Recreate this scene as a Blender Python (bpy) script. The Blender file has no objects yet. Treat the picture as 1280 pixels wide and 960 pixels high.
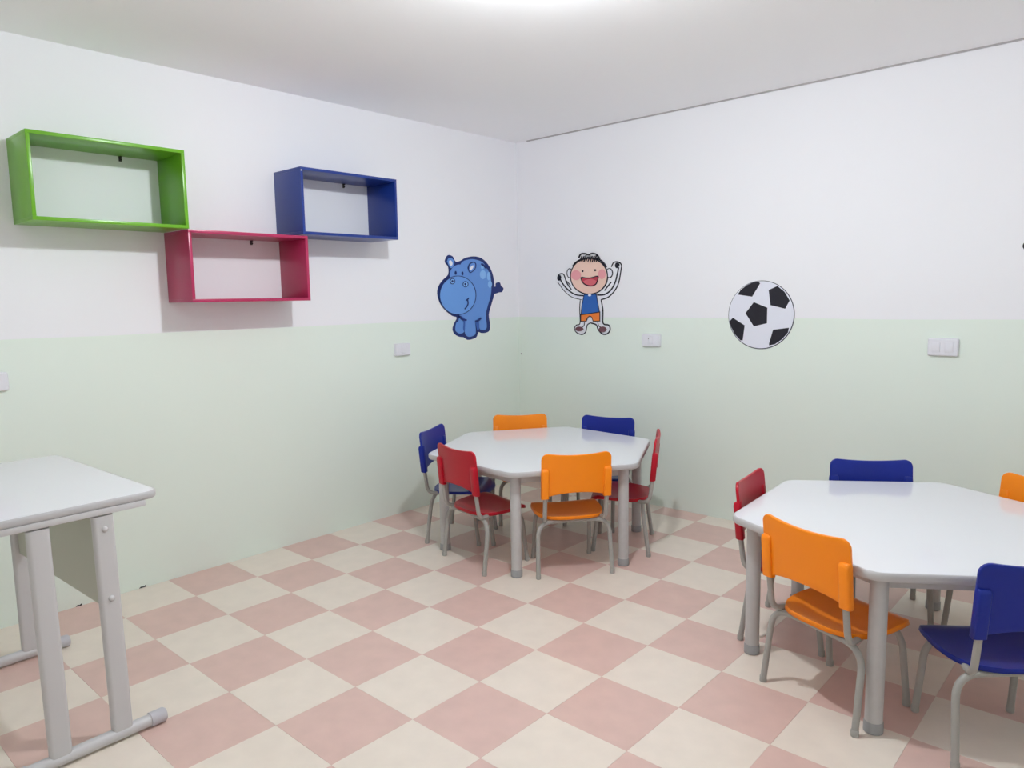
import bpy, bmesh, math, random
from mathutils import Vector, Matrix
from mathutils.geometry import tessellate_polygon

# ------------------------------------------------------------------ camera, light, exposure
T = 0.30                                   # one floor tile in metres
scene = bpy.context.scene
COL = scene.collection

cam_data = bpy.data.cameras.new('camera')
cam_data.sensor_width = 36.0
cam_data.lens = 36.0 * 915.8 / 1280.0
cam_data.clip_start = 0.02
cam = bpy.data.objects.new('camera', cam_data)
COL.objects.link(cam)
_r = Vector((0.74188152, 0.67032988, -0.01642151))
_u = Vector((-0.06572944, 0.09707419, 0.99310435))
_f = Vector((-0.66730162, 0.73568638, -0.11607796))
_m = Matrix((( _r.x, _u.x, -_f.x, 7.6738 * T), (_r.y, _u.y, -_f.y, -7.6153 * T),
             (_r.z, _u.z, -_f.z, 4.3694 * T), (0, 0, 0, 1)))
cam.matrix_world = _m
scene.camera = cam

WORLD = 0.3
world = bpy.data.worlds.new('world')
scene.world = world
world.use_nodes = True
world.node_tree.nodes['Background'].inputs[0].default_value = (0.88, 0.95, 1.0, 1)
world.node_tree.nodes['Background'].inputs[1].default_value = WORLD

vs = scene.view_settings
vs.view_transform = 'Standard'
vs.look = 'None'
vs.gamma = 1.0
vs.use_curve_mapping = False
vs.exposure = 0.0
scene.cycles.max_bounces = 16
scene.cycles.diffuse_bounces = 12

LAMP_SPOTS = [(2.85, -1.75, 940.0), (8.6, -1.75, 22.0), (2.85, -8.2, 22.0), (8.6, -8.4, 22.0)]     # ceiling lamps: x, y in tiles, emission strength; all but the first are added fill

# room, in tiles
XL, XR, YB, YF, ZC, ZG = -3.97, 10.6, 5.5, -10.6, 7.95, 3.93

# ------------------------------------------------------------------ materials
def lin(c):
    c = c / 255.0
    return c / 12.92 if c <= 0.04045 else ((c + 0.055) / 1.055) ** 2.4

def rgb(r, g, b):
    return (lin(r), lin(g), lin(b), 1.0)

MATS = {}
def material(name, color, rough=0.5, spec=0.5, vary=0.0, scale=30.0, bump=0.0, bscale=200.0, metal=0.0, coat=0.0):
    if name in MATS:
        return MATS[name]
    m = bpy.data.materials.new(name)
    m.use_nodes = True
    nt = m.node_tree
    b = nt.nodes['Principled BSDF']
    b.inputs['Base Color'].default_value = color
    b.inputs['Roughness'].default_value = rough
    b.inputs['Specular IOR Level'].default_value = spec
    b.inputs['Metallic'].default_value = metal
    b.inputs['Coat Weight'].default_value = coat
    b.inputs['Coat Roughness'].default_value = 0.15
    if vary or bump:
        tc = nt.nodes.new('ShaderNodeNewGeometry')
    if vary:
        n = nt.nodes.new('ShaderNodeTexNoise')
        n.inputs['Scale'].default_value = scale
        n.inputs['Detail'].default_value = 4
        nt.links.new(tc.outputs['Position'], n.inputs['Vector'])
        r = nt.nodes.new('ShaderNodeMapRange')
        r.inputs['From Min'].default_value = 0.3
        r.inputs['From Max'].default_value = 0.7
        r.inputs['To Min'].default_value = 1 - vary
        r.inputs['To Max'].default_value = 1 + vary
        nt.links.new(n.outputs['Fac'], r.inputs['Value'])
        mx = nt.nodes.new('ShaderNodeVectorMath')
        mx.operation = 'SCALE'
        mx.inputs[0].default_value = color[:3]
        nt.links.new(r.outputs['Result'], mx.inputs['Scale'])
        nt.links.new(mx.outputs['Vector'], b.inputs['Base Color'])
    if bump:
        n2 = nt.nodes.new('ShaderNodeTexNoise')
        n2.inputs['Scale'].default_value = bscale
        n2.inputs['Detail'].default_value = 3
        nt.links.new(tc.outputs['Position'], n2.inputs['Vector'])
        bp = nt.nodes.new('ShaderNodeBump')
        bp.inputs['Strength'].default_value = bump
        bp.inputs['Distance'].default_value = 0.002
        nt.links.new(n2.outputs['Fac'], bp.inputs['Height'])
        nt.links.new(bp.outputs['Normal'], b.inputs['Normal'])
    MATS[name] = m
    return m

def wall_material():
    """white emulsion above, pale green gloss dado below a hand-painted line"""
    m = bpy.data.materials.new('two_tone_wall_paint')
    m.use_nodes = True
    nt = m.node_tree
    L = nt.links.new
    b = nt.nodes['Principled BSDF']
    geo = nt.nodes.new('ShaderNodeNewGeometry')
    sep = nt.nodes.new('ShaderNodeSeparateXYZ')
    L(geo.outputs['Position'], sep.inputs[0])
    nz = nt.nodes.new('ShaderNodeTexNoise')
    nz.inputs['Scale'].default_value = 1.5
    L(geo.outputs['Position'], nz.inputs['Vector'])
    wob = nt.nodes.new('ShaderNodeMath'); wob.operation = 'MULTIPLY_ADD'
    wob.inputs[1].default_value = 0.012; wob.inputs[2].default_value = -0.006
    L(nz.outputs['Fac'], wob.inputs[0])
    add = nt.nodes.new('ShaderNodeMath'); add.operation = 'ADD'
    L(sep.outputs['Z'], add.inputs[0]); L(wob.outputs[0], add.inputs[1])
    st = nt.nodes.new('ShaderNodeMapRange')
    st.inputs['From Min'].default_value = ZG * T - 0.002
    st.inputs['From Max'].default_value = ZG * T + 0.002
    L(add.outputs[0], st.inputs['Value'])
    mix = nt.nodes.new('ShaderNodeMix'); mix.data_type = 'RGBA'
    mix.inputs['A'].default_value = WALL_GREEN
    mix.inputs['B'].default_value = WALL_WHITE
    L(st.outputs['Result'], mix.inputs['Factor'])
    L(mix.outputs['Result'], b.inputs['Base Color'])
    rr = nt.nodes.new('ShaderNodeMapRange')
    rr.inputs['To Min'].default_value = 0.45
    rr.inputs['To Max'].default_value = 0.75
    L(st.outputs['Result'], rr.inputs['Value'])
    L(rr.outputs['Result'], b.inputs['Roughness'])
    b.inputs['Specular IOR Level'].default_value = 0.3
    n2 = nt.nodes.new('ShaderNodeTexNoise')
    n2.inputs['Scale'].default_value = 60
    L(geo.outputs['Position'], n2.inputs['Vector'])
    bp = nt.nodes.new('ShaderNodeBump')
    bp.inputs['Strength'].default_value = 0.12
    bp.inputs['Distance'].default_value = 0.002
    L(n2.outputs['Fac'], bp.inputs['Height'])
    L(bp.outputs['Normal'], b.inputs['Normal'])
    return m

WALL_WHITE = (0.86, 0.86, 0.895, 1)
WALL_GREEN = (0.785, 0.865, 0.795, 1)
M_WALL = wall_material()
M_CEIL = material('white_ceiling_paint', (0.94, 0.94, 0.96, 1), 0.8, 0.2, bump=0.1, bscale=50)
M_CREAM = material('cream_vinyl_tile', (0.81, 0.72, 0.63, 1), 0.33, 0.4, vary=0.03, scale=12)
M_PINK = material('pink_vinyl_tile', (0.70, 0.49, 0.435, 1), 0.33, 0.4, vary=0.04, scale=12)
M_SLAB = material('tile_adhesive', (0.45, 0.38, 0.32, 1), 0.8)
M_TOP = material('white_laminate', (0.80, 0.805, 0.85, 1), 0.10, 0.5)
M_EDGE = material('pale_grey_edging', (0.50, 0.49, 0.50, 1), 0.4)
M_TUBE = material('grey_painted_tube', (0.49, 0.475, 0.475, 1), 0.38, vary=0.03, scale=40)
M_CHROME = material('grey_chair_tube', (0.36, 0.35, 0.33, 1), 0.35, vary=0.03, scale=40)
M_CAP = material('grey_plastic_cap', (0.33, 0.33, 0.34, 1), 0.5)
M_DESKTUBE = material('pale_grey_desk_tube', (0.56, 0.55, 0.56, 1), 0.35)
M_DESKCAP = material('lilac_grey_plastic_cap', (0.52, 0.51, 0.55, 1), 0.45)
M_PANEL = material('shaded_olive_panel', (0.50, 0.51, 0.44, 1), 0.5)  # pale panel, the shade on its near side put into the olive colour
M_ORANGE = material('orange_plastic', (0.95, 0.265, 0.010, 1), 0.32, 0.3, bump=0.06, bscale=600)
M_RED = material('red_plastic', (0.46, 0.006, 0.022, 1), 0.32, 0.3, bump=0.06, bscale=600)
M_BLUE = material('blue_plastic', (0.008, 0.022, 0.26, 1), 0.32, 0.3, bump=0.06, bscale=600)
M_SGREEN = material('green_lacquered_board', (0.14, 0.40, 0.012, 1), 0.28)
M_SPINK = material('magenta_lacquered_board', (0.42, 0.022, 0.095, 1), 0.28)
M_SBLUE = material('blue_lacquered_board', (0.008, 0.035, 0.24, 1), 0.28)
M_SCREW = material('dark_metal', (0.08, 0.07, 0.07, 1), 0.45, metal=0.6)
M_BRIGHT = material('bright_screw', (0.8, 0.8, 0.8, 1), 0.3, metal=0.7)
M_PLATE = material('white_switch_plastic', (0.78, 0.78, 0.84, 1), 0.35)
M_HOLE = material('dark_hole', (0.03, 0.03, 0.03, 1), 0.8)
M_GAP = material('grey_gap_shade_and_plug', (0.42, 0.40, 0.41, 1), 0.8)

# ------------------------------------------------------------------ helpers
def V(*a):
    return Vector(a)

def finish(name, bm, mat, parent=None, smooth=40, loc=None):
    bmesh.ops.recalc_face_normals(bm, faces=bm.faces)
    me = bpy.data.meshes.new(name)
    bm.to_mesh(me)
    bm.free()
    me.materials.append(mat)
    if smooth:
        me.shade_smooth()
        me.set_sharp_from_angle(angle=math.radians(smooth))
    o = bpy.data.objects.new(name, me)
    COL.objects.link(o)
    if parent is not None:
        o.parent = parent
    if loc is not None:
        o.location = loc
    return o

def tag(o, label=None, cat=None, group=None, kind=None):
    if label: o['label'] = label
    if cat: o['category'] = cat
    if group: o['group'] = group
    if kind: o['kind'] = kind
    return o

def empty(name, loc=(0, 0, 0), rz=0.0):
    o = bpy.data.objects.new(name, None)
    o.empty_display_size = 0.1
    COL.objects.link(o)
    o.location = loc
    o.rotation_euler = (0, 0, rz)
    return o

def copy_tree(o, parent=None):
    c = o.copy()
    COL.objects.link(c)
    c.parent = parent
    for ch in [x for x in ALL_CHILDREN(o)]:
        copy_tree(ch, c)
    return c

def ALL_CHILDREN(o):
    return sorted((x for x in bpy.data.objects if x.parent == o), key=lambda x: x.name)

def box(bm, x0, x1, y0, y1, z0, z1, bevel=0.0, seg=2):
    r = bmesh.ops.create_cube(bm, size=1.0)
    for v in r['verts']:
        v.co = Vector(((x0 + x1) / 2 + v.co.x * (x1 - x0), (y0 + y1) / 2 + v.co.y * (y1 - y0), (z0 + z1) / 2 + v.co.z * (z1 - z0)))
    if bevel:
        es = list({e for v in r['verts'] for e in v.link_edges})
        bmesh.ops.bevel(bm, geom=es, offset=bevel, segments=seg, affect='EDGES', profile=0.5)

def box_obj(name, b, mat, parent=None, bevel=0.0, seg=2):
    bm = bmesh.new()
    box(bm, *b, bevel=bevel, seg=seg)
    return finish(name, bm, mat, parent)

def fillet(pts, r, n=6):
    out = [Vector(pts[0])]
    for i in range(1, len(pts) - 1):
        p, a, b = Vector(pts[i]), Vector(pts[i - 1]), Vector(pts[i + 1])
        d1, d2 = (a - p).normalized(), (b - p).normalized()
        ang = d1.angle(d2)
        rr = r[i - 1] if isinstance(r, (list, tuple)) else r
        t = min(rr / math.tan(ang / 2), (a - p).length * 0.49, (b - p).length * 0.49)
        s, e = p + d1 * t, p + d2 * t
        for k in range(n + 1):
            u = k / n
            out.append(s * (1 - u) ** 2 + p * 2 * u * (1 - u) + e * u * u)
    out.append(Vector(pts[-1]))
    return out

def tube(bm, pts, r, seg=12, ry=None, ref=None, caps=True):
    """sweep a circle (or an r by ry ellipse whose first axis follows ref)"""
    pts = [Vector(p) for p in pts]
    rings = []
    nrm = None
    for i, p in enumerate(pts):
        if i == 0: d = pts[1] - p
        elif i == len(pts) - 1: d = p - pts[-2]
        else: d = (pts[i + 1] - p).normalized() + (p - pts[i - 1]).normalized()
        d.normalize()
        if nrm is None:
            base = Vector(ref) if ref else (Vector((0, 0, 1)) if abs(d.z) < 0.9 else Vector((1, 0, 0)))
            nrm = (base - d * base.dot(d)).normalized()
        else:
            nrm = (nrm - d * nrm.dot(d)).normalized()
        bn = d.cross(nrm)
        ring = []
        for k in range(seg):
            t = 2 * math.pi * k / seg
            ring.append(bm.verts.new(p + nrm * (r * math.cos(t)) + bn * ((ry or r) * math.sin(t))))
        rings.append(ring)
    for a, b in zip(rings, rings[1:]):
        for k in range(seg):
            bm.faces.new((a[k], a[(k + 1) % seg], b[(k + 1) % seg], b[k]))
    if caps:
        bm.faces.new(rings[0][::-1])
        bm.faces.new(rings[-1])

def lathe(bm, prof, c=(0, 0, 0), seg=16):
    """prof: list of (radius, z)"""
    rings = []
    for r, z in prof:
        rings.append([bm.verts.new((c[0] + r * math.cos(2 * math.pi * k / seg), c[1] + r * math.sin(2 * math.pi * k / seg), c[2] + z)) for k in range(seg)])
    for a, b in zip(rings, rings[1:]):
        for k in range(seg):
            bm.faces.new((a[k], a[(k + 1) % seg], b[(k + 1) % seg], b[k]))
    bm.faces.new(rings[0][::-1])
    bm.faces.new(rings[-1])

def rounded(corners, rc, off=0.0, n=6):
    """convex ccw polygon, offset outwards by off, corner radius rc (+off)"""
    N = len(corners)
    cs = [Vector(c) for c in corners]
    out = []
    for i in range(N):
        p, a, b = cs[i], cs[i - 1], cs[(i + 1) % N]
        d1, d2 = (a - p).normalized(), (b - p).normalized()
        ang = d1.angle(d2)
        bis = (d1 + d2).normalized()
        ctr = p + bis * (rc / math.sin(ang / 2))
        s = -Vector((-d1.y, d1.x)) if False else None
        n1 = Vector((d1.y, -d1.x)); n1 = n1 if n1.dot(bis) < 0 else -n1
        n2 = Vector((d2.y, -d2.x)); n2 = n2 if n2.dot(bis) < 0 else -n2
        for k in range(n + 1):
            u = k / n
            w = n1.angle(n2)
            dirv = (n1 * math.sin((1 - u) * w) + n2 * math.sin(u * w)) / math.sin(w)
            out.append(ctr + dirv * (rc + off))
    return out

def loft(bm, loops, cap0=True, cap1=True):
    rings = [[bm.verts.new(p) for p in lp] for lp in loops]
    for a, b in zip(rings, rings[1:]):
        n = len(a)
        for k in range(n):
            bm.faces.new((a[k], a[(k + 1) % n], b[(k + 1) % n], b[k]))
    if cap0: bm.faces.new(rings[0][::-1])
    if cap1: bm.faces.new(rings[-1])

def slab_with_edge(root, corners, rc, z1, th, band=0.003, top_name='tabletop', edge_name='edge_band'):
    z0 = z1 - th
    bm = bmesh.new()
    def lp(off, z): return [Vector((p.x, p.y, z)) for p in rounded(corners, rc, off)]
    loft(bm, [lp(-0.004, z0 + 0.001), lp(-0.004, z1 - 0.0006), lp(-0.005, z1)])
    top = finish(top_name, bm, M_TOP, root, smooth=25)
    bm = bmesh.new()
    prof = [(-0.004, z0 + 0.001), (-0.001, z0), (0.0022, z0 + 0.003), (0.0035, z0 + th * 0.35), (0.0035, z0 + th * 0.65), (0.0022, z1 - 0.003), (-0.001, z1 - 0.0003), (-0.004, z1 - 0.0006)]
    loops = [lp(o, z) for o, z in prof]
    loops.append(loops[0])
    rings = [[bm.verts.new(p) for p in l] for l in loops[:-1]]
    rings.append(rings[0])
    for a, b in zip(rings, rings[1:]):
        n = len(a)
        for k in range(n):
            bm.faces.new((a[k], a[(k + 1) % n], b[(k + 1) % n], b[k]))
    finish(edge_name, bm, M_EDGE, root, smooth=60)
    return top

# ------------------------------------------------------------------ the room
xl, xr, yb, yf, zc = XL * T, XR * T, YB * T, YF * T, ZC * T
W = 0.12
floor = tag(box_obj('floor', (xl, xr, yf, yb, -0.10, -0.003), M_SLAB), kind='structure')
tag(box_obj('ceiling', (xl - W, xr + W, yf - W, yb + W, zc, zc + 0.10), M_CEIL), kind='structure')
wall_left = tag(box_obj('wall_left', (xl - W, xl, yf - W, yb + W, -0.10, zc), M_WALL), kind='structure')
wall_back = tag(box_obj('wall_back', (xl, xr, yb, yb + W, -0.10, zc), M_WALL), kind='structure')
tag(box_obj('wall_right', (xr, xr + W, yf - W, yb + W, -0.10, zc), M_WALL), kind='structure')
tag(box_obj('wall_front', (xl, xr, yf - W, yf, -0.10, zc), M_WALL), kind='structure')
tag(box_obj('shadow_gap_1', (xl + 0.10, xr, yb - 0.004, yb, zc - 0.008, zc), M_GAP), kind='structure')  # flat grey strip paints the shadow gap at the ceiling edge

# vinyl tiles, each a piece of the floor; those along the walls are cut
tile_mesh = {}
def tile_data(w, d, m):
    key = (round(w, 4), round(d, 4), m.name)
    if key not in tile_mesh:
        bm = bmesh.new()
        g = 0.0002
        x0, x1, y0, y1 = g, w - g, g, d - g
        b = 0.0004
        lo = [V(x0, y0, -0.003), V(x1, y0, -0.003), V(x1, y1, -0.003), V(x0, y1, -0.003)]
        mid = [V(p.x, p.y, -b) for p in lo]
        hi = [V(x0 + b, y0 + b, 0), V(x1 - b, y0 + b, 0), V(x1 - b, y1 - b, 0), V(x0 + b, y1 - b, 0)]
        loft(bm, [lo, mid, hi], cap0=False)
        me = bpy.data.meshes.new('tile')
        bmesh.ops.recalc_face_normals(bm, faces=bm.faces)
        bm.to_mesh(me); bm.free()
        me.materials.append(m)
        tile_mesh[key] = me
    return tile_mesh[key]
for i in range(math.floor(XL), math.ceil(XR)):
    for j in range(math.floor(YF), math.ceil(YB)):
        x0, x1 = max(i, XL) * T, min(i + 1, XR) * T
        y0, y1 = max(j, YF) * T, min(j + 1, YB) * T
        m = M_PINK if (i + j) % 2 else M_CREAM
        o = bpy.data.objects.new('tile', tile_data(x1 - x0, y1 - y0, m))
        COL.objects.link(o)
        o.parent = floor
        o.location = (x0, y0, 0)

# flaked paint where the long wall meets the floor
for k, (y, w) in enumerate(((-3.45, 0.030), (-4.33, 0.022), (-4.62, 0.012))):
    bm = bmesh.new()
    pts = [(0, 0), (w * 0.3, 0.007), (w * 0.7, 0.004), (w, 0.009), (w * 1.1, 0)]
    vs_ = [bm.verts.new((0.0006, a, b)) for a, b in pts]
    f = bm.faces.new(vs_)
    r = bmesh.ops.extrude_face_region(bm, geom=[f])
    for v in r['geom']:
        if isinstance(v, bmesh.types.BMVert): v.co.x -= 0.0006
    finish('paint_chip', bm, M_HOLE, wall_left, smooth=0, loc=(xl, y * T, 0.0005))

# ------------------------------------------------------------------ ceiling lamps (first one just above the frame, the rest added unseen for fill)
def emit_mat(name, s):
    m = bpy.data.materials.new(name)
    m.use_nodes = True
    nt = m.node_tree
    nt.nodes.remove(nt.nodes['Principled BSDF'])
    e = nt.nodes.new('ShaderNodeEmission')
    e.inputs[0].default_value = (0.91, 0.97, 1.0, 1)
    e.inputs[1].default_value = s
    nt.links.new(e.outputs[0], nt.nodes['Material Output'].inputs[0])
    return m
for k, (x, y, s) in enumerate(LAMP_SPOTS):
    r = empty('ceiling_lamp', (x * T, y * T, zc))
    bm = bmesh.new(); lathe(bm, [(0.10, 0), (0.10, -0.055), (0.097, -0.055), (0.090, -0.012), (0.030, -0.012), (0.024, -0.025)], seg=20)  # dish lip added to hold back light and dim the ceiling glow
    finish('base', bm, M_PLATE, r)
    bm = bmesh.new(); lathe(bm, [(0.020, -0.025), (0.029, -0.036), (0.040, -0.056), (0.045, -0.078), (0.039, -0.100), (0.023, -0.115), (0.007, -0.120)], seg=20)
    finish('bulb', bm, emit_mat('glowing_bulb', s), r)
    tag(r, ['glowing white bulb on the ceiling over the open floor between tables',
            'added unseen fill bulb on the ceiling over the table near the football',
            'added unseen fill bulb on the ceiling beyond the desk with sled legs',
            'added unseen fill bulb on the ceiling in the corner behind both tables, far from the stickers'][k], 'lamp', 'ceiling bulbs')

# ------------------------------------------------------------------ hexagonal tables
HEX_R, HEX_Z, HEX_LEG = 2.075 * T, 1.734 * T, 1.80 * T
def hex_table(cx, cy, deg, label):
    root = empty('hexagonal_table', (cx * T, cy * T, 0), math.radians(deg))
    tag(root, label, 'table', 'white hexagonal tables')
    cs = [(HEX_R * math.cos(k * math.pi / 3), HEX_R * math.sin(k * math.pi / 3)) for k in range(6)]
    slab_with_edge(root, cs, 0.07, HEX_Z, 0.027)
    zu = HEX_Z - 0.027
    lp = []
    for k in range(6):
        c, s = math.cos(k * math.pi / 3), math.sin(k * math.pi / 3)
        x, y = HEX_LEG * c, HEX_LEG * s
        lp.append(V(x, y, 0))
        bm = bmesh.new()
        lathe(bm, [(0.0255, 0.0), (0.0255, zu - 0.004), (0.024, zu)], (x, y, 0), 20)
        for v in bm.verts:
            if v.co.z < 0.001: v.co.z = 0.030
        leg = finish('leg', bm, M_TUBE, root)
        bm = bmesh.new()
        lathe(bm, [(0.024, 0.0), (0.0278, 0.002), (0.0278, 0.033), (0.0262, 0.036)], (x, y, 0), 20)
        finish('foot_cap', bm, M_CAP, leg)
    for k in range(6):
        a, b = lp[k] * 0.985, lp[(k + 1) % 6] * 0.985
        d = (b - a).normalized()
        nn = V(-d.y, d.x, 0)
        bm = bmesh.new()
        a2, b2 = a + d * 0.02, b - d * 0.02
        q = [[p + nn * sx + V(0, 0, z) for sx, z in ((-0.01, zu - 0.042), (0.01, zu - 0.042), (0.01, zu - 0.002), (-0.01, zu - 0.002))] for p in (a2, b2)]
        loft(bm, q)
        finish('apron_rail', bm, M_TUBE, root, smooth=0)
    return root

hex_table(-0.593, 2.293, 235.83, 'white hexagonal table with grey legs in the corner of the room')
hex_table(5.556, 1.676, 214.13, 'white hexagonal table with grey legs below the football sticker wall')

# ------------------------------------------------------------------ children's chairs
def backrest_y(x, z):
    return -0.168 - 0.075 * (z - 0.36) + 0.015 * (x / 0.166) ** 2 - 0.005 * ((z - 0.36) / 0.24) ** 2

def make_backrest(mat, root):
    w, zb, zt, r = 0.166, 0.394, 0.606, 0.034
    xs = []
    n = 26
    for k in range(n + 1):
        xs.append(w * math.sin(math.pi / 2 * (2 * k / n - 1)) if False else w * (2 * k / n - 1))
    extra = [w - r * (1 - math.cos(a)) for a in (0.0, 0.3, 0.6, 0.9, 1.2, 1.5)]
    xs = sorted(set([round(x, 5) for x in xs] + [round(s * e, 5) for e in extra for s in (-1, 1)]))
    bm = bmesh.new()
    rows = 12
    grid = []
    for x in xs:
        ax = abs(x)
        top = zt - 0.013 * (1 - (x / w) ** 2) ** 1.0
        if ax > w - r:
            q = min(1, (ax - (w - r)) / r)
            top -= r * (1 - math.sqrt(max(0, 1 - q * q)))
        bot = zb + 0.020 * max(0.0, 1 - (ax / (w * 0.84)) ** 2) ** 0.8
        wx = x * (1.0 - 0.0)
        colv = []
        for j in range(rows + 1):
            z = bot + (top - bot) * j / rows
            colv.append(bm.verts.new((wx, backrest_y(wx, z), z)))
        grid.append(colv)
    for a, b in zip(grid, grid[1:]):
        for j in range(rows):
            bm.faces.new((a[j], b[j], b[j + 1], a[j + 1]))
    o = finish('backrest', bm, mat, root, smooth=50)
    s = o.modifiers.new('thickness', 'SOLIDIFY')
    s.thickness = 0.011
    s.offset = 0.0
    bv = o.modifiers.new('soft_edge', 'BEVEL')
    bv.width = 0.003
    bv.segments = 2
    bv.limit_method = 'ANGLE'
    bv.angle_limit = math.radians(50)
    # moulded sockets that take the uprights
    for sx in (-1, 1):
        bm = bmesh.new()
        loops = []
        for z, g in ((0.386, 0.7), (0.389, 1.0), (0.515, 1.0), (0.526, 0.88), (0.532, 0.45)):
            cx = sx * 0.149
            cy = backrest_y(cx, z) - 0.004
            lp = []
            hw, hd = 0.0185, 0.0145
            for p in rounded([(-hw, -hd), (hw, -hd), (hw, hd), (-hw, hd)], 0.008, 0, 3):
                lp.append(V(cx + p.x * (0.6 + 0.4 * g), cy + p.y * g + (1 - g) * 0.010, z))
            loops.append(lp)
        loft(bm, loops)
        finish('socket', bm, mat, o, smooth=50)
    return o

def make_seat(mat, root):
    hw, hd, cy = 0.168, 0.150, 0.008
    def zf(x, y):
        u, v = x / hw, (y - cy) / hd
        z = 0.289 + 0.018 * (v * 0.5) + 0.004
        z -= 0.009 * max(0, 1 - (u * u + v * v))
        if v > 0.55: z -= 0.030 * (v - 0.55) ** 2 / 0.2
        if v < -0.6: z += 0.006 * (-0.6 - v) / 0.4
        return z
    bm = bmesh.new()
    na, nr = 48, 8
    c = bm.verts.new((0, cy, zf(0, cy)))
    rings = []
    for j in range(1, nr + 1):
        rr = j / nr
        ring = []
        for k in range(na):
            t = 2 * math.pi * k / na
            ct, st = math.cos(t), math.sin(t)
            n = 4.2 if st > 0 else 3.0
            f = (abs(ct) ** n + abs(st) ** n) ** (-1 / n)
            x, y = hw * rr * f * ct, cy + hd * rr * f * st
            if st < 0: x *= 1 - 0.10 * (-(y - cy) / hd)
            ring.append(bm.verts.new((x, y, zf(x, y))))
        rings.append(ring)
    skirt = []
    for v in rings[-1]:
        d = V(v.co.x, v.co.y - cy, 0).normalized()
        skirt.append(bm.verts.new(v.co + d * 0.003 + V(0, 0, -0.014)))
    rings.append(skirt)
    for k in range(na):
        bm.faces.new((c, rings[0][k], rings[0][(k + 1) % na]))
    for a, b in zip(rings, rings[1:]):
        for k in range(na):
            bm.faces.new((a[k], b[k], b[(k + 1) % na], a[(k + 1) % na]))
    o = finish('seat', bm, mat, root, smooth=70)
    s = o.modifiers.new('thickness', 'SOLIDIFY')
    s.thickness = 0.007
    s.offset = -1.0
    return o

TR = 0.0105
def make_chair(mat):
    root = empty('school_chair')
    make_seat(mat, root)
    make_backrest(mat, root)
    for sx in (-1, 1):
        for yf_, yt, name in ((-0.145, -0.112, 'rear'), (0.140, 0.108, 'front')):
            fx = 0.180 if name == 'rear' else 0.146
            zt = 0.264
            bm = bmesh.new()
            pts = fillet([(sx * fx, yf_, 0.010), (sx * (fx - 0.007), yt, zt - 0.004), (0, yt, zt)], 0.075, 10)
            tube(bm, pts, TR, 12)
            leg = finish('leg', bm, M_CHROME, root, smooth=60)
            bm = bmesh.new()
            lathe(bm, [(0.010, 0.0), (0.0120, 0.002), (0.0118, 0.019), (0.0108, 0.021)], (sx * fx, yf_, 0), 12)
            finish('foot_tip', bm, M_CHROME, leg)
        bm = bmesh.new()
        x = sx * 0.147
        pts = fillet([(sx * 0.115, 0.112, 0.2785), (sx * 0.128, -0.05, 0.2735), (x, -0.146, 0.270), (x, backrest_y(x, 0.40) - 0.004, 0.40), (x, backrest_y(x, 0.51) - 0.004, 0.51)], [0.05, 0.045, 0.05], 8)
        tube(bm, pts, 0.0100, 12)
        finish('upright', bm, M_CHROME, root, smooth=60)
    return root

CHAIRS = [  # colour, rear feet middle (tiles), outward angle, label, group
    ('orange', 0.90, 1.275, -38, 'orange chair at the corner table, its backrest turned to the open floor', 'T1'),
    ('red', -0.80, 0.47, 259, 'red chair at the corner table, facing the wall of the boy sticker', 'T1'),
    ('blue', -2.36, 1.36, 205, 'blue chair between the corner table and the wall of the shelves, under the hippo side', 'T1'),
    ('orange', -2.12, 3.42, 136, 'orange chair standing in the corner behind the corner table', 'T1'),
    ('blue', -0.58, 4.24, 104, 'blue chair between the corner table and the wall below the boy sticker', 'T1'),
    ('red', 1.03, 3.27, 29, 'red chair at the corner table, seen edge-on, facing the wall of the shelves', 'T1'),
    ('red', 3.74, 1.49, 187, 'red chair at the table near the football, its back to the corner table', 'T2'),
    ('orange', 5.015, -0.115, 249, 'orange chair at the table near the football, its backrest turned to the open floor', 'T2'),
    ('blue', 6.89, 0.12, 310, 'blue chair at the table near the football, its backrest turned to the room', 'T2'),
    ('blue', 4.63, 3.31, 123, 'blue chair between the table near the football and the wall', 'T2'),
    ('orange', 6.56, 3.36, 64, 'orange chair between the table and the wall below the wide switch plate', 'T2'),
]
PROTO = {}
for c, x, y, ang, label, g in CHAIRS:
    if c not in PROTO:
        PROTO[c] = o = make_chair({'orange': M_ORANGE, 'red': M_RED, 'blue': M_BLUE}[c])
    else:
        o = copy_tree(PROTO[c])
    a = math.radians(ang)
    h = V(-math.cos(a), -math.sin(a), 0)                 # facing the table
    p = V(x * T, y * T, 0) + h * 0.145
    o.location = p
    o.rotation_euler = (0, 0, math.atan2(h.y, h.x) - math.pi / 2)
    tag(o, label, 'chair', {'T1': 'chairs around the corner table', 'T2': 'chairs around the table near the football'}[g])

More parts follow.
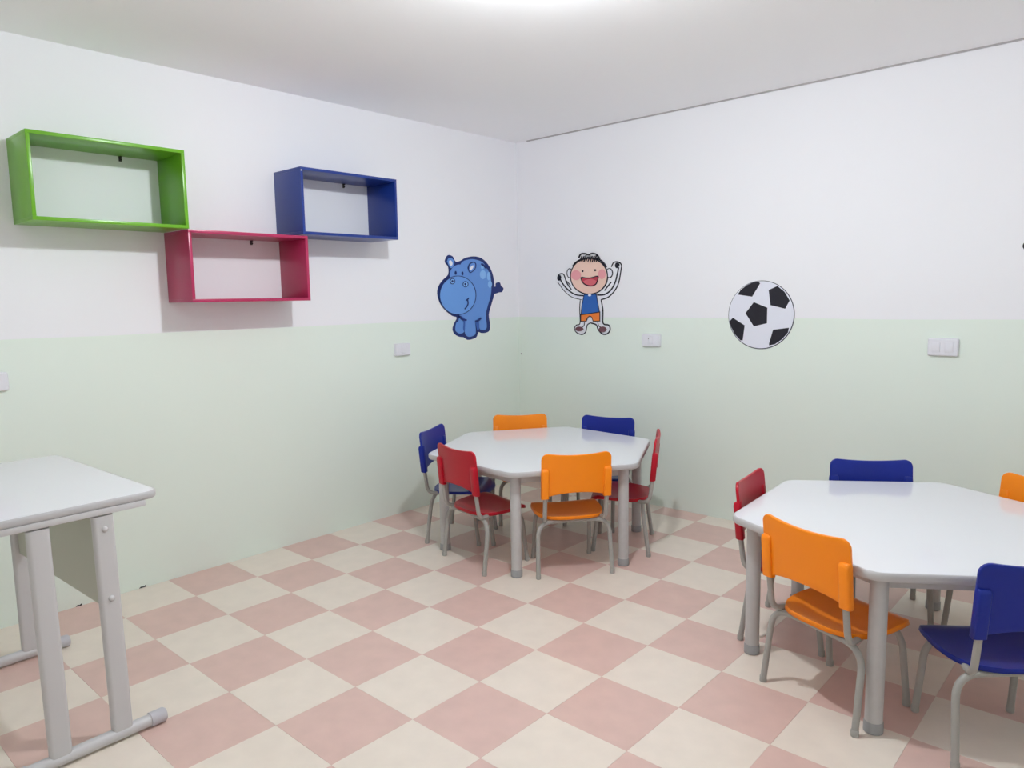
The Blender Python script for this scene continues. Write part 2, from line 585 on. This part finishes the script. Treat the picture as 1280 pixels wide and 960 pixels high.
# ------------------------------------------------------------------ desk
desk = empty('school_desk', (-0.081 * T, -4.614 * T, 0), math.radians(1.9))
tag(desk, 'white rectangular desk with grey sled legs and back panel below the green shelf', 'desk')
DZ = 2.466 * T
PANEL_Z = 0.41
D_U0, D_U1, D_V0, D_V1 = -2.86 * T, 0.04 * T, -1.62 * T, 0.02 * T
slab_with_edge(desk, [(D_U0, D_V0), (D_U1, D_V0), (D_U1, D_V1), (D_U0, D_V1)], 0.035, DZ, 0.024)
zu = DZ - 0.024
for ub, ut in ((0.09, 0.01), (-2.62, -2.64)):
    xb, xt = ub * T, ut * T
    bm = bmesh.new()
    box(bm, xt - 0.014, xt + 0.014, -1.50 * T, -0.12 * T, zu - 0.018, zu, 0.003)
    finish('support_bar', bm, M_DESKTUBE, desk)
    for v in (-0.53, -1.09):
        bm = bmesh.new()
        loops = []
        for x, z in ((xb, 0.028), (xt, zu - 0.022)):
            loops.append([V(x + p.x, v * T + p.y, z) for p in rounded([(-0.0145, -0.029), (0.0145, -0.029), (0.0145, 0.029), (-0.0145, 0.029)], 0.011, 0, 5)])
        loft(bm, loops)
        leg = finish('leg', bm, M_DESKTUBE, desk, smooth=35)
        if v == -0.53:
            for z in (0.655, 0.445):
                xx = xb + (xt - xb) * (z - 0.028) / (zu - 0.05) + 0.0145
                bm = bmesh.new()
                lathe(bm, [(0.009, -0.001), (0.009, 0.002), (0.006, 0.0055), (0.002, 0.0065)], seg=14)
                bmesh.ops.rotate(bm, verts=bm.verts, matrix=Matrix.Rotation(math.pi / 2, 3, 'Y'))
                bmesh.ops.translate(bm, verts=bm.verts, vec=(xx, v * T, z))
                finish('bolt', bm, M_DESKTUBE, leg)
    bm = bmesh.new()
    tube(bm, [(xb, -0.22 * T, 0.022), (xb, -1.42 * T, 0.022)], 0.019, 18)
    ft = finish('foot_bar', bm, M_DESKTUBE, desk, smooth=50)
    for y0, s in ((-0.22 * T, 1), (-1.42 * T, -1)):
        bm = bmesh.new()
        tube(bm, [(xb, y0 - s * 0.012, 0.022), (xb, y0 + s * 0.030, 0.022), (xb, y0 + s * 0.036, 0.022)], 0.0225, 18)
        for v_ in bm.verts:
            if (v_.co.y - y0) * s > 0.033:
                v_.co = V(xb + (v_.co.x - xb) * 0.8, v_.co.y, 0.022 + (v_.co.z - 0.022) * 0.8)
            v_.co.z = max(v_.co.z, 0.0)
        finish('end_cap', bm, M_DESKCAP, ft, smooth=50)

bm = bmesh.new()
zb_ = PANEL_Z
box(bm, -2.60 * T, 0.02 * T, -0.53 * T - 0.009, -0.53 * T + 0.009, zb_, zu - 0.02, 0.002)
finish('modesty_panel', bm, M_PANEL, desk)

# ------------------------------------------------------------------ wall shelves (open boxes)
def shelf(y0, y1, z0, z1, mat, name_label, brackets, screws=()):
    d, t = 0.83 * T, 0.014
    y0, y1, z0, z1 = y0 * T, y1 * T, z0 * T, z1 * T
    root = empty('wall_shelf', (xl, (y0 + y1) / 2, z0))
    w, h = (y1 - y0) / 2, z1 - z0
    e = 0.0004
    box_obj('top_panel', (e, d, -w, w, h - t, h), mat, root, 0.0009)
    box_obj('bottom_panel', (e, d, -w, w, 0, t), mat, root, 0.0009)
    box_obj('side_panel', (e, d - 0.0003, -w, -w + t, t, h - t), mat, root, 0.0006)
    box_obj('side_panel', (e, d - 0.0003, w - t, w, t, h - t), mat, root, 0.0006)
    for by, bright in brackets:
        bm = bmesh.new()
        box(bm, 0.0005, 0.004, by - 0.006, by + 0.006, h - t - 0.022, h - t, 0.001)
        box(bm, 0.0005, 0.014, by - 0.004, by + 0.004, h - t - 0.006, h - t, 0.001)
        tube(bm, [(0.004, by, h - t - 0.015), (0.011, by, h - t - 0.015)], 0.0045, 10)
        finish('hanging_bracket', bm, M_BRIGHT if bright else M_SCREW, root)
    for sy, sz in screws:
        bm = bmesh.new()
        tube(bm, [(d - 0.001, sy, sz), (d + 0.0012, sy, sz)], 0.004, 10)
        finish('screw', bm, M_BRIGHT, root)
    tag(root, name_label, 'shelf', 'open box shelves on the wall')
    return root
shelf(-4.66, -2.67, 5.46, 6.575, M_SGREEN, 'green open box shelf on the white wall, beside and above the magenta one', ((-0.23, True), (0.125, False)))
shelf(-2.69, -0.69, 4.39, 5.455, M_SPINK, 'magenta open box shelf, lowest of the three on the wall', ((-0.265, False), (0.13, False)))
shelf(-0.77, 1.235, 5.485, 6.575, M_SBLUE, 'dark blue open box shelf on the wall, next to the hippo sticker', ((0.125, False),), ((-0.295, 0.310),))

# ------------------------------------------------------------------ switch plates and sockets
def plate(wall, a, z, w, h, label, holes=0, gang=1):
    root = empty('wall_switch')
    if wall == 'L':
        root.location = (xl, a * T, z * T); root.rotation_euler = (math.pi / 2, 0, math.pi / 2)
    else:
        root.location = (a * T, yb, z * T); root.rotation_euler = (math.pi / 2, 0, 0)
    w, h = w * T, h * T
    bm = bmesh.new()
    def lp(o, zz): return [V(p.x, p.y, zz) for p in rounded([(-w / 2, -h / 2), (w / 2, -h / 2), (w / 2, h / 2), (-w / 2, h / 2)], 0.008, o, 3)]
    loft(bm, [lp(0, 0.0003), lp(0, 0.012), lp(-0.003, 0.019), lp(-0.006, 0.021)])
    finish('plate', bm, M_PLATE, root, smooth=30)
    for k in range(gang):
        cx = (k - (gang - 1) / 2) * w * 0.42
        box_obj('rocker', (cx - w * 0.13, cx + w * 0.13, -h * 0.28, h * 0.28, 0.0205, 0.0245), M_PLATE, root, 0.0015)
    for hx in range(holes):
        bm = bmesh.new()
        tube(bm, [(-0.012 + 0.004 * hx, h * 0.14, 0.0240), (-0.012 + 0.004 * hx, h * 0.14, 0.0252)], 0.0028, 10)
        finish('socket_hole', bm, M_HOLE, root)
    tag(root, label, 'switch', 'white plates on the green dado')
plate('L', 1.895, 3.375, 0.39, 0.25, 'white switch plate on the green dado between blue shelf and hippo')
plate('L', -5.13, 3.375, 0.46, 0.25, 'white switch plate on the green dado above the desk')
plate('B', -0.305, 3.465, 0.42, 0.26, 'small white socket plate with dark hole between boy and football stickers', holes=1)
plate('B', 4.975, 3.495, 0.43, 0.28, 'wide white switch plate on the green dado past the football sticker', gang=2)
bm = bmesh.new()
lathe(bm, [(0.006, 0.0003), (0.006, 0.003), (0.003, 0.004)], seg=10)
n_ = finish('wall_plug', bm, M_GAP)
n_.location = (-3.90 * T, yb, 3.05 * T); n_.rotation_euler = (math.pi / 2, 0, 0)
tag(n_, 'tiny grey wall plug on the green dado in the room corner', 'wall plug')

# ------------------------------------------------------------------ wall stickers, cut from thin card
HIPPO_SHAPES = [
    ('outline',[(-221,246),(-195,273),(-154,266),(-129,234),(-87,239),(-44,259),(32,272),(109,263),(170,226),(209,175),(228,120),(232,73),(227,17),(196,-54),(171,-117),(181,-181),(174,-225),(139,-239),(94,-239),(66,-232),(48,-263),(9,-276),(-40,-278),(-72,-260),(-114,-254),(-156,-233),(-172,-202),(-159,-169),(-131,-128),(-173,-115),(-233,-76),(-276,-31),(-297,28),(-283,77),(-242,118),(-198,150),(-197,199),(-222,224)]),
    ('tail',[(217,69),(243,74),(247,97),(286,102),(300,77),(323,63),(310,37),(275,33),(242,25),(218,29)]),
    ('body',[(-71,233),(-12,250),(42,253),(119,236),(167,189),(196,136),(202,73),(192,9),(163,-54),(141,-116),(148,-180),(145,-209),(124,-219),(91,-216),(77,-206),(67,-153),(40,-160),(41,-235),(13,-255),(-27,-259),(-56,-244),(-65,-222),(-80,-231),(-114,-233),(-143,-217),(-148,-197),(-138,-162),(-110,-125),(-114,72),(-99,186)]),
    ('spot',[(150,153),(145,138),(134,127),(119,123),(105,127),(95,138),(91,153),(95,167),(106,178),(121,183),(136,179),(146,168)]),
    ('spot',[(194,144),(191,129),(185,119),(176,115),(167,119),(161,129),(160,143),(162,157),(169,168),(178,172),(186,168),(192,158)]),
    ('spot',[(207,89),(204,77),(196,68),(186,65),(176,68),(168,77),(166,88),(169,100),(177,109),(187,112),(198,109),(205,100)]),
    ('spot',[(130,204),(127,195),(119,190),(110,190),(103,195),(101,203),(104,211),(111,217),(120,217),(127,212)]),
    ('shade',[(-104,-117),(-68,-130),(-58,-149),(-65,-222),(-79,-202),(-74,-156)]),
    ('shade',[(40,-158),(70,-152),(72,-209),(52,-216)]),
    ('head',[(-184,136),(-181,171),(-151,201),(-98,216),(-46,203),(-11,172),(-6,115),(-60,88),(-145,87)]),
    ('ear',[(-205,228),(-197,252),(-165,254),(-144,230),(-153,203),(-180,192)]),
    ('inner_ear',[(-191,228),(-180,242),(-162,229),(-163,211),(-180,205)]),
    ('ear_line',[(-23,191),(-11,223),(31,237),(56,223),(48,190),(12,166),(-9,164)]),
    ('ear',[(-14,191),(-2,218),(31,230),(46,220),(39,192),(10,172),(-6,171)]),
    ('inner_ear',[(-8,183),(4,204),(28,213),(23,194),(5,182)]),
    ('muzzle_line',[(49,15),(44,-14),(30,-41),(9,-65),(-19,-85),(-52,-100),(-88,-108),(-125,-111),(-162,-106),(-196,-96),(-226,-80),(-251,-60),(-269,-36),(-280,-10),(-283,18),(-278,45),(-265,72),(-245,95),(-219,115),(-188,130),(-153,140),(-117,143),(-80,141),(-44,131),(-13,116),(14,96),(34,72),(46,44)]),
    ('muzzle',[(41,15),(36,-13),(23,-39),(3,-62),(-24,-82),(-56,-96),(-90,-104),(-126,-106),(-161,-102),(-194,-92),(-223,-77),(-247,-57),(-264,-34),(-275,-9),(-278,18),(-273,44),(-261,70),(-242,92),(-216,111),(-187,126),(-153,135),(-118,139),(-82,136),(-48,127),(-18,113),(8,93),(27,70),(38,43)]),
    ('eye',[(-127,161),(-129,154),(-134,149),(-140,149),(-145,153),(-146,161),(-144,168),(-139,173),(-133,173),(-129,169)]),
    ('eye',[(-67,157),(-69,150),(-74,145),(-79,145),(-84,150),(-86,157),(-84,165),(-79,170),(-73,170),(-68,165)]),
    ('nostril_line',[(-143,107),(-146,99),(-153,92),(-163,88),(-174,88),(-184,92),(-190,98),(-192,107),(-190,115),(-183,122),(-173,126),(-162,126),(-152,122),(-145,115)]),
    ('nostril_ring',[(-150,107),(-152,101),(-157,96),(-164,93),(-172,93),(-179,96),(-184,101),(-185,107),(-183,113),(-178,118),(-171,121),(-163,121),(-156,118),(-152,113)]),
    ('nostril',[(-159,107),(-161,102),(-166,99),(-172,99),(-176,102),(-178,107),(-176,112),(-171,115),(-166,115),(-161,112)]),
    ('nostril_line',[(-25,89),(-28,80),(-36,73),(-46,69),(-58,69),(-69,73),(-76,80),(-78,88),(-75,97),(-68,104),(-57,108),(-45,108),(-35,104),(-27,97)]),
    ('nostril_ring',[(-32,89),(-35,82),(-40,77),(-48,74),(-57,74),(-64,77),(-69,82),(-71,88),(-69,95),(-63,100),(-56,103),(-47,103),(-39,100),(-34,95)]),
    ('nostril',[(-44,89),(-46,84),(-51,81),(-57,81),(-62,84),(-63,88),(-62,93),(-57,96),(-51,96),(-46,93)]),
]
HIPPO_STROKES = [
    ('smile',[(-51,-17),(-36,-12),(-25,-2)],8.0),
    ('smile',[(-36,-12),(-32,-39),(-46,-59),(-64,-74)],8.0),
    ('leg_line',[(-112,-119),(-84,-141),(-49,-147)],11.2),
    ('leg_line',[(36,-158),(65,-152),(88,-137)],11.2),
    ('back_mark',[(105,224),(130,212),(152,196)],11.2),
]
BOY_SHAPES = [
    ('body_backing',[(-72,-47),(-59,-11),(72,-10),(98,-49),(113,-111),(111,-196),(155,-208),(166,-237),(142,-262),(106,-264),(72,-235),(57,-205),(11,-191),(-14,-205),(-25,-248),(-61,-271),(-104,-257),(-120,-228),(-89,-203),(-74,-196)]),
    ('ear_line',[(-137,136),(-139,122),(-146,111),(-155,105),(-166,105),(-175,112),(-182,123),(-184,138),(-182,152),(-175,163),(-165,169),(-155,169),(-145,162),(-139,150)]),
    ('ear',[(-144,136),(-146,125),(-150,116),(-157,111),(-164,111),(-171,117),(-175,126),(-177,138),(-175,149),(-170,158),(-164,163),(-157,163),(-150,157),(-146,148)]),
    ('ear_line',[(189,125),(186,112),(179,101),(168,95),(155,96),(144,102),(137,114),(134,127),(137,141),(144,152),(155,157),(168,157),(179,150),(186,139)]),
    ('ear',[(182,126),(180,114),(174,106),(166,101),(157,101),(148,106),(143,116),(141,127),(143,138),(148,147),(157,152),(166,152),(174,146),(180,137)]),
    ('face_line',[(152,106),(148,80),(138,55),(120,33),(96,15),(67,1),(35,-7),(1,-9),(-33,-6),(-66,4),(-96,19),(-121,39),(-140,62),(-151,89),(-155,116),(-151,143),(-139,168),(-120,191),(-95,209),(-65,222),(-32,229),(2,231),(36,226),(68,216),(97,200),(120,181),(138,158),(149,132)]),
    ('face',[(144,106),(140,82),(130,59),(113,38),(91,21),(64,8),(33,1),(1,-2),(-31,2),(-62,11),(-90,25),(-114,43),(-132,66),(-142,90),(-146,116),(-142,141),(-131,165),(-113,186),(-89,203),(-61,215),(-30,222),(2,223),(34,219),(64,209),(91,195),(113,176),(130,155),(140,131)]),
    ('cheek',[(-62,120),(-66,106),(-77,95),(-94,89),(-112,90),(-129,97),(-140,108),(-144,123),(-140,137),(-128,148),(-112,154),(-93,153),(-77,146),(-65,134)]),
    ('cheek',[(135,120),(132,107),(124,97),(112,91),(98,91),(86,98),(77,109),(74,123),(78,136),(86,146),(98,152),(112,152),(124,145),(132,134)]),
    ('eye',[(-41,145),(-43,141),(-49,139),(-55,141),(-57,146),(-55,151),(-49,153),(-43,151)]),
    ('eye',[(62,148),(59,143),(53,141),(47,143),(44,149),(47,154),(53,156),(59,153)]),
    ('mouth_line',[(-63,109),(4,102),(76,113),(75,81),(60,55),(21,44),(-27,53),(-56,77)]),
    ('mouth',[(-55,101),(3,95),(68,105),(67,83),(53,60),(21,51),(-23,60),(-48,81)]),
    ('tongue',[(-44,77),(-14,90),(30,91),(62,79),(53,61),(21,52),(-21,61)]),
    ('shirt_line',[(-39,-6),(-15,-5),(64,-5),(72,-48),(91,-124),(11,-136),(-67,-141),(-58,-76)]),
    ('shirt',[(-33,-10),(3,-11),(59,-9),(67,-48),(84,-118),(11,-130),(-59,-136),(-50,-76)]),
    ('collar',[(22,-11),(20,-16),(13,-19),(5,-19),(-2,-16),(-4,-11),(-2,-6),(5,-3),(13,-3),(20,-6)]),
    ('shorts_line',[(-67,-138),(93,-118),(93,-183),(35,-185),(24,-158),(11,-151),(-5,-158),(-17,-185),(-67,-186)]),
    ('shorts',[(-60,-143),(87,-125),(87,-178),(40,-179),(28,-154),(11,-145),(-8,-154),(-24,-180),(-60,-180)]),
    ('shoe',[(-43,-233),(-48,-241),(-60,-247),(-77,-249),(-93,-248),(-105,-242),(-110,-234),(-105,-226),(-93,-220),(-76,-218),(-60,-220),(-48,-225)]),
    ('shoe',[(143,-233),(139,-242),(128,-249),(113,-252),(97,-250),(86,-243),(82,-234),(86,-225),(97,-218),(113,-215),(128,-217),(139,-224)]),
    ('hand',[(-230,108),(-233,97),(-240,90),(-250,90),(-257,97),(-260,108),(-257,119),(-249,126),(-240,126),(-233,119)]),
    ('hand',[(239,171),(236,161),(229,155),(220,155),(212,162),(209,172),(212,183),(220,189),(229,188),(236,182)]),
]
BOY_STROKES = [
    ('arm_backing',[(-46,-26),(-126,-14),(-199,31),(-245,83),(-240,111)],32.7),
    ('arm_backing',[(77,-27),(140,-16),(190,23),(222,73),(238,134),(232,171)],28.6),
    ('arm_line',[(-59,-41),(-140,-23),(-204,18),(-250,68),(-264,83)],5.1),
    ('arm_line',[(-37,-15),(-113,-6),(-181,32),(-226,78),(-242,108)],9.2),
    ('arm_line',[(-260,123),(-240,135),(-212,132),(-198,107),(-185,74),(-144,26)],8.2),
    ('arm_line',[(94,-42),(149,-28),(199,11),(232,65),(250,147),(253,171),(240,188),(215,195),(191,189),(176,164)],8.2),
    ('arm_line',[(64,-12),(123,-9),(172,18),(205,66),(222,121),(232,161)],10.2),
    ('motion_mark',[(176,69),(149,44),(123,15)],8.2),
    ('motion_mark',[(-194,92),(-171,73),(-153,55)],6.1),
    ('body_line',[(-72,-43),(-77,-104),(-75,-196),(-105,-209),(-121,-231),(-106,-257),(-61,-271),(-29,-253),(-16,-208),(11,-193)],7.1),
    ('body_line',[(96,-43),(110,-111),(111,-194),(155,-206),(166,-235),(144,-262),(106,-264),(72,-235),(57,-205),(11,-193)],9.2),
    ('leg_line',[(-38,-188),(-42,-211),(-60,-222)],6.1),
    ('leg_line',[(69,-185),(76,-210),(93,-220)],6.1),
    ('hair',[(-71,210),(-62,226),(-53,245)],5.1),
    ('hair',[(-54,208),(-45,225),(-36,243)],5.1),
    ('hair',[(-37,205),(-28,224),(-19,248)],5.1),
    ('hair',[(-20,210),(-12,224),(-3,239)],5.1),
    ('hair',[(-4,207),(5,223),(14,244)],5.1),
    ('hair',[(13,199),(21,222),(30,241)],5.1),
    ('hair',[(29,200),(38,221),(47,240)],5.1),
    ('hair',[(46,201),(54,220),(63,243)],5.1),
    ('hair',[(62,200),(70,220),(79,235)],5.1),
    ('hair',[(-79,234),(-61,258),(-26,259),(-4,248)],7.1),
    ('hair',[(0,247),(30,258),(65,248),(90,219)],7.1),
    ('hair',[(-75,216),(4,230),(73,216)],10.2),
    ('hair',[(-129,183),(-102,207),(-66,223)],6.1),
    ('hair',[(65,223),(107,204),(141,165)],7.1),
]
BALL_SHAPES = [
    ('panel',[(-135,114),(-118,140),(-82,166),(-47,180),(-15,184),(-6,173),(-50,101)]),
    ('panel',[(43,136),(91,157),(131,125),(160,78),(137,34),(55,54)]),
    ('panel',[(-87,10),(-40,71),(38,40),(38,-45),(-37,-63)]),
    ('panel',[(-182,-36),(-161,-16),(-90,-58),(-100,-142),(-114,-143),(-148,-109),(-171,-69)]),
    ('panel',[(73,-80),(160,-68),(156,-93),(123,-132),(85,-159),(53,-166),(52,-157)]),
]

def spline(pts, closed, n=4):
    out = []
    N = len(pts)
    P = [Vector(p) for p in pts]
    rng = range(N) if closed else range(N - 1)
    for i in rng:
        p0 = P[(i - 1) % N] if closed or i > 0 else P[i]
        p1, p2 = P[i], P[(i + 1) % N]
        p3 = P[(i + 2) % N] if closed or i + 2 < N else P[i + 1]
        for k in range(n):
            t = k / n
            out.append(0.5 * ((2 * p1) + (p2 - p0) * t + (2 * p0 - 5 * p1 + 4 * p2 - p3) * t * t + (3 * p1 - p0 - 3 * p2 + p3) * t ** 3))
    if not closed:
        out.append(P[-1])
    return out

def prism(name, pts, z0, z1, mat, root):
    bm = bmesh.new()
    lo = [bm.verts.new((p.x * 0.001, p.y * 0.001, z0)) for p in pts]
    hi = [bm.verts.new((p.x * 0.001, p.y * 0.001, z1)) for p in pts]
    n = len(pts)
    for t in tessellate_polygon([[Vector((p.x, p.y, 0)) for p in pts]]):
        bm.faces.new([hi[i] for i in t])
        bm.faces.new([lo[i] for i in reversed(t)])
    for k in range(n):
        bm.faces.new((lo[k], lo[(k + 1) % n], hi[(k + 1) % n], hi[k]))
        return finish(name, bm, mat, root, smooth=0)

def ribbon(pts, w, n=4):
    c = spline(pts, False, n)
    l, r = [], []
    for i, p in enumerate(c):
        d = (c[min(i + 1, len(c) - 1)] - c[max(i - 1, 0)]).normalized()
        q = Vector((-d.y, d.x))
        k = 0.75 if i in (0, len(c) - 1) else 1.0
        l.append(p + q * w * 0.5 * k); r.append(p - q * w * 0.5 * k)
    return l, r

def strip(name, lr, z0, z1, mat, root):
    bm = bmesh.new()
    l, r = lr
    q = [[V(a.x * 0.001, a.y * 0.001, z0), V(b.x * 0.001, b.y * 0.001, z0), V(b.x * 0.001, b.y * 0.001, z1), V(a.x * 0.001, a.y * 0.001, z1)] for a, b in zip(l, r)]
    loft(bm, q)
    return finish(name, bm, mat, root, smooth=0)

STEP = 0.00035
def sticker(name, wall, a, z, label):
    root = empty(name)
    if wall == 'L':
        root.location = (xl, a * T, z * T); root.rotation_euler = (math.pi / 2, 0, math.pi / 2)
    else:
        root.location = (a * T, yb, z * T); root.rotation_euler = (math.pi / 2, 0, 0)
    tag(root, label, 'sticker', 'cut-out stickers on the walls')
    return root
def ink(name, *c, rough=0.45):
    return material('print_' + name, rgb(*c), rough, 0.4)

NAVY, SKY, MUZ = ink('navy', 22, 42, 110), ink('hippo_blue', 100, 148, 220), ink('hippo_muzzle', 106, 158, 228)
PALE, SHADE = ink('hippo_spot', 135, 185, 238), ink('hippo_shade', 58, 98, 180)
WHITE, BLACK = ink('white', 232, 232, 240), ink('black', 26, 24, 36)
hip = sticker('hippo_sticker', 'L', 3.9, 4.4, 'blue cartoon hippo sticker with navy outline on the wall')
hm = dict(outline=NAVY, tail=NAVY, body=SKY, spot=PALE, shade=SHADE, head=SKY, ear=SKY, inner_ear=WHITE, ear_line=NAVY, muzzle_line=NAVY, muzzle=MUZ,
          eye=NAVY, nostril_line=NAVY, nostril_ring=PALE, nostril=NAVY)
z = 0.0004
for k, (n, p) in enumerate(HIPPO_SHAPES):
    zt_ = 0.0012 + STEP * k
    prism(n, spline(p, True, 3), 0.0004, zt_, hm[n], hip)
zt_ += STEP
for n, p, w in HIPPO_STROKES:
    strip(n, ribbon(p, w), 0.0004, zt_, NAVY, hip)

boy = sticker('boy_sticker', 'B', -1.9, 4.45, 'cartoon boy sticker with raised arms, blue shirt and orange shorts')
bmats = dict(body_backing=WHITE, ear_line=BLACK, ear=WHITE, face_line=BLACK, face=ink('skin', 240, 204, 188), cheek=ink('cheek', 234, 160, 165), eye=BLACK, mouth_line=BLACK,
             mouth=ink('mouth', 190, 62, 78), tongue=ink('tongue', 214, 104, 112), shirt_line=ink('shirt_line', 24, 36, 80), shirt=ink('shirt', 44, 98, 178), collar=WHITE,
             shorts_line=BLACK, shorts=ink('shorts', 236, 128, 52), shoe=ink('shoe', 112, 72, 80), hand=BLACK)
zt_ = 0.0010
for n, p, w in BOY_STROKES[:2]:
    strip(n, ribbon(p, w), 0.0004, zt_, WHITE, boy)
for n, p, w in BOY_STROKES[2:]:
    if n == 'hair': continue
    strip(n, ribbon(p, w), 0.0004, zt_ + (2 * STEP if n != 'arm_line' else STEP * 1.5), BLACK, boy)
for k, (n, p) in enumerate(BOY_SHAPES):
    if n == 'body_backing':
        prism(n, spline(p, True, 3), 0.0004, zt_ + STEP * 0.5, WHITE, boy); continue
    rough_poly = n in ('shorts', 'shorts_line', 'shirt', 'shirt_line')
    prism(n, [Vector(q) for q in p] if rough_poly else spline(p, True, 3), 0.0004, zt_ + STEP * (2 + k), bmats[n], boy)
for n, p, w in BOY_STROKES[2:]:
    if n == 'hair':
        strip(n, ribbon(p, w), 0.0004, zt_ + STEP * (3 + len(BOY_SHAPES)), BLACK, boy)

ball = sticker('football_sticker', 'B', 1.985, 3.99, 'round black and white football sticker on the wall')
BR = 189
prism('rim_line', [Vector((BR * math.cos(t * math.pi / 36), BR * math.sin(t * math.pi / 36))) for t in range(72)], 0.0004, 0.0014, ink('rim_grey', 60, 64, 78), ball)
prism('ball_face', [Vector((-1.0 + (BR - 4) * math.cos(t * math.pi / 36), 1.0 + (BR - 4) * math.sin(t * math.pi / 36))) for t in range(72)], 0.0004, 0.0018, ink('ball_white', 228, 230, 242), ball)
for n, p in BALL_SHAPES:
    prism(n, [Vector(q) for q in p], 0.0004, 0.0022, BLACK, ball)

dot = sticker('dark_sticker', 'B', 6.13, 5.01, 'small dark round sticker on the white wall past the football')
prism('disc', [Vector((61 * math.cos(t * math.pi / 16), 34 * math.sin(t * math.pi / 16))) for t in range(32)], 0.0004, 0.0014, BLACK, dot)
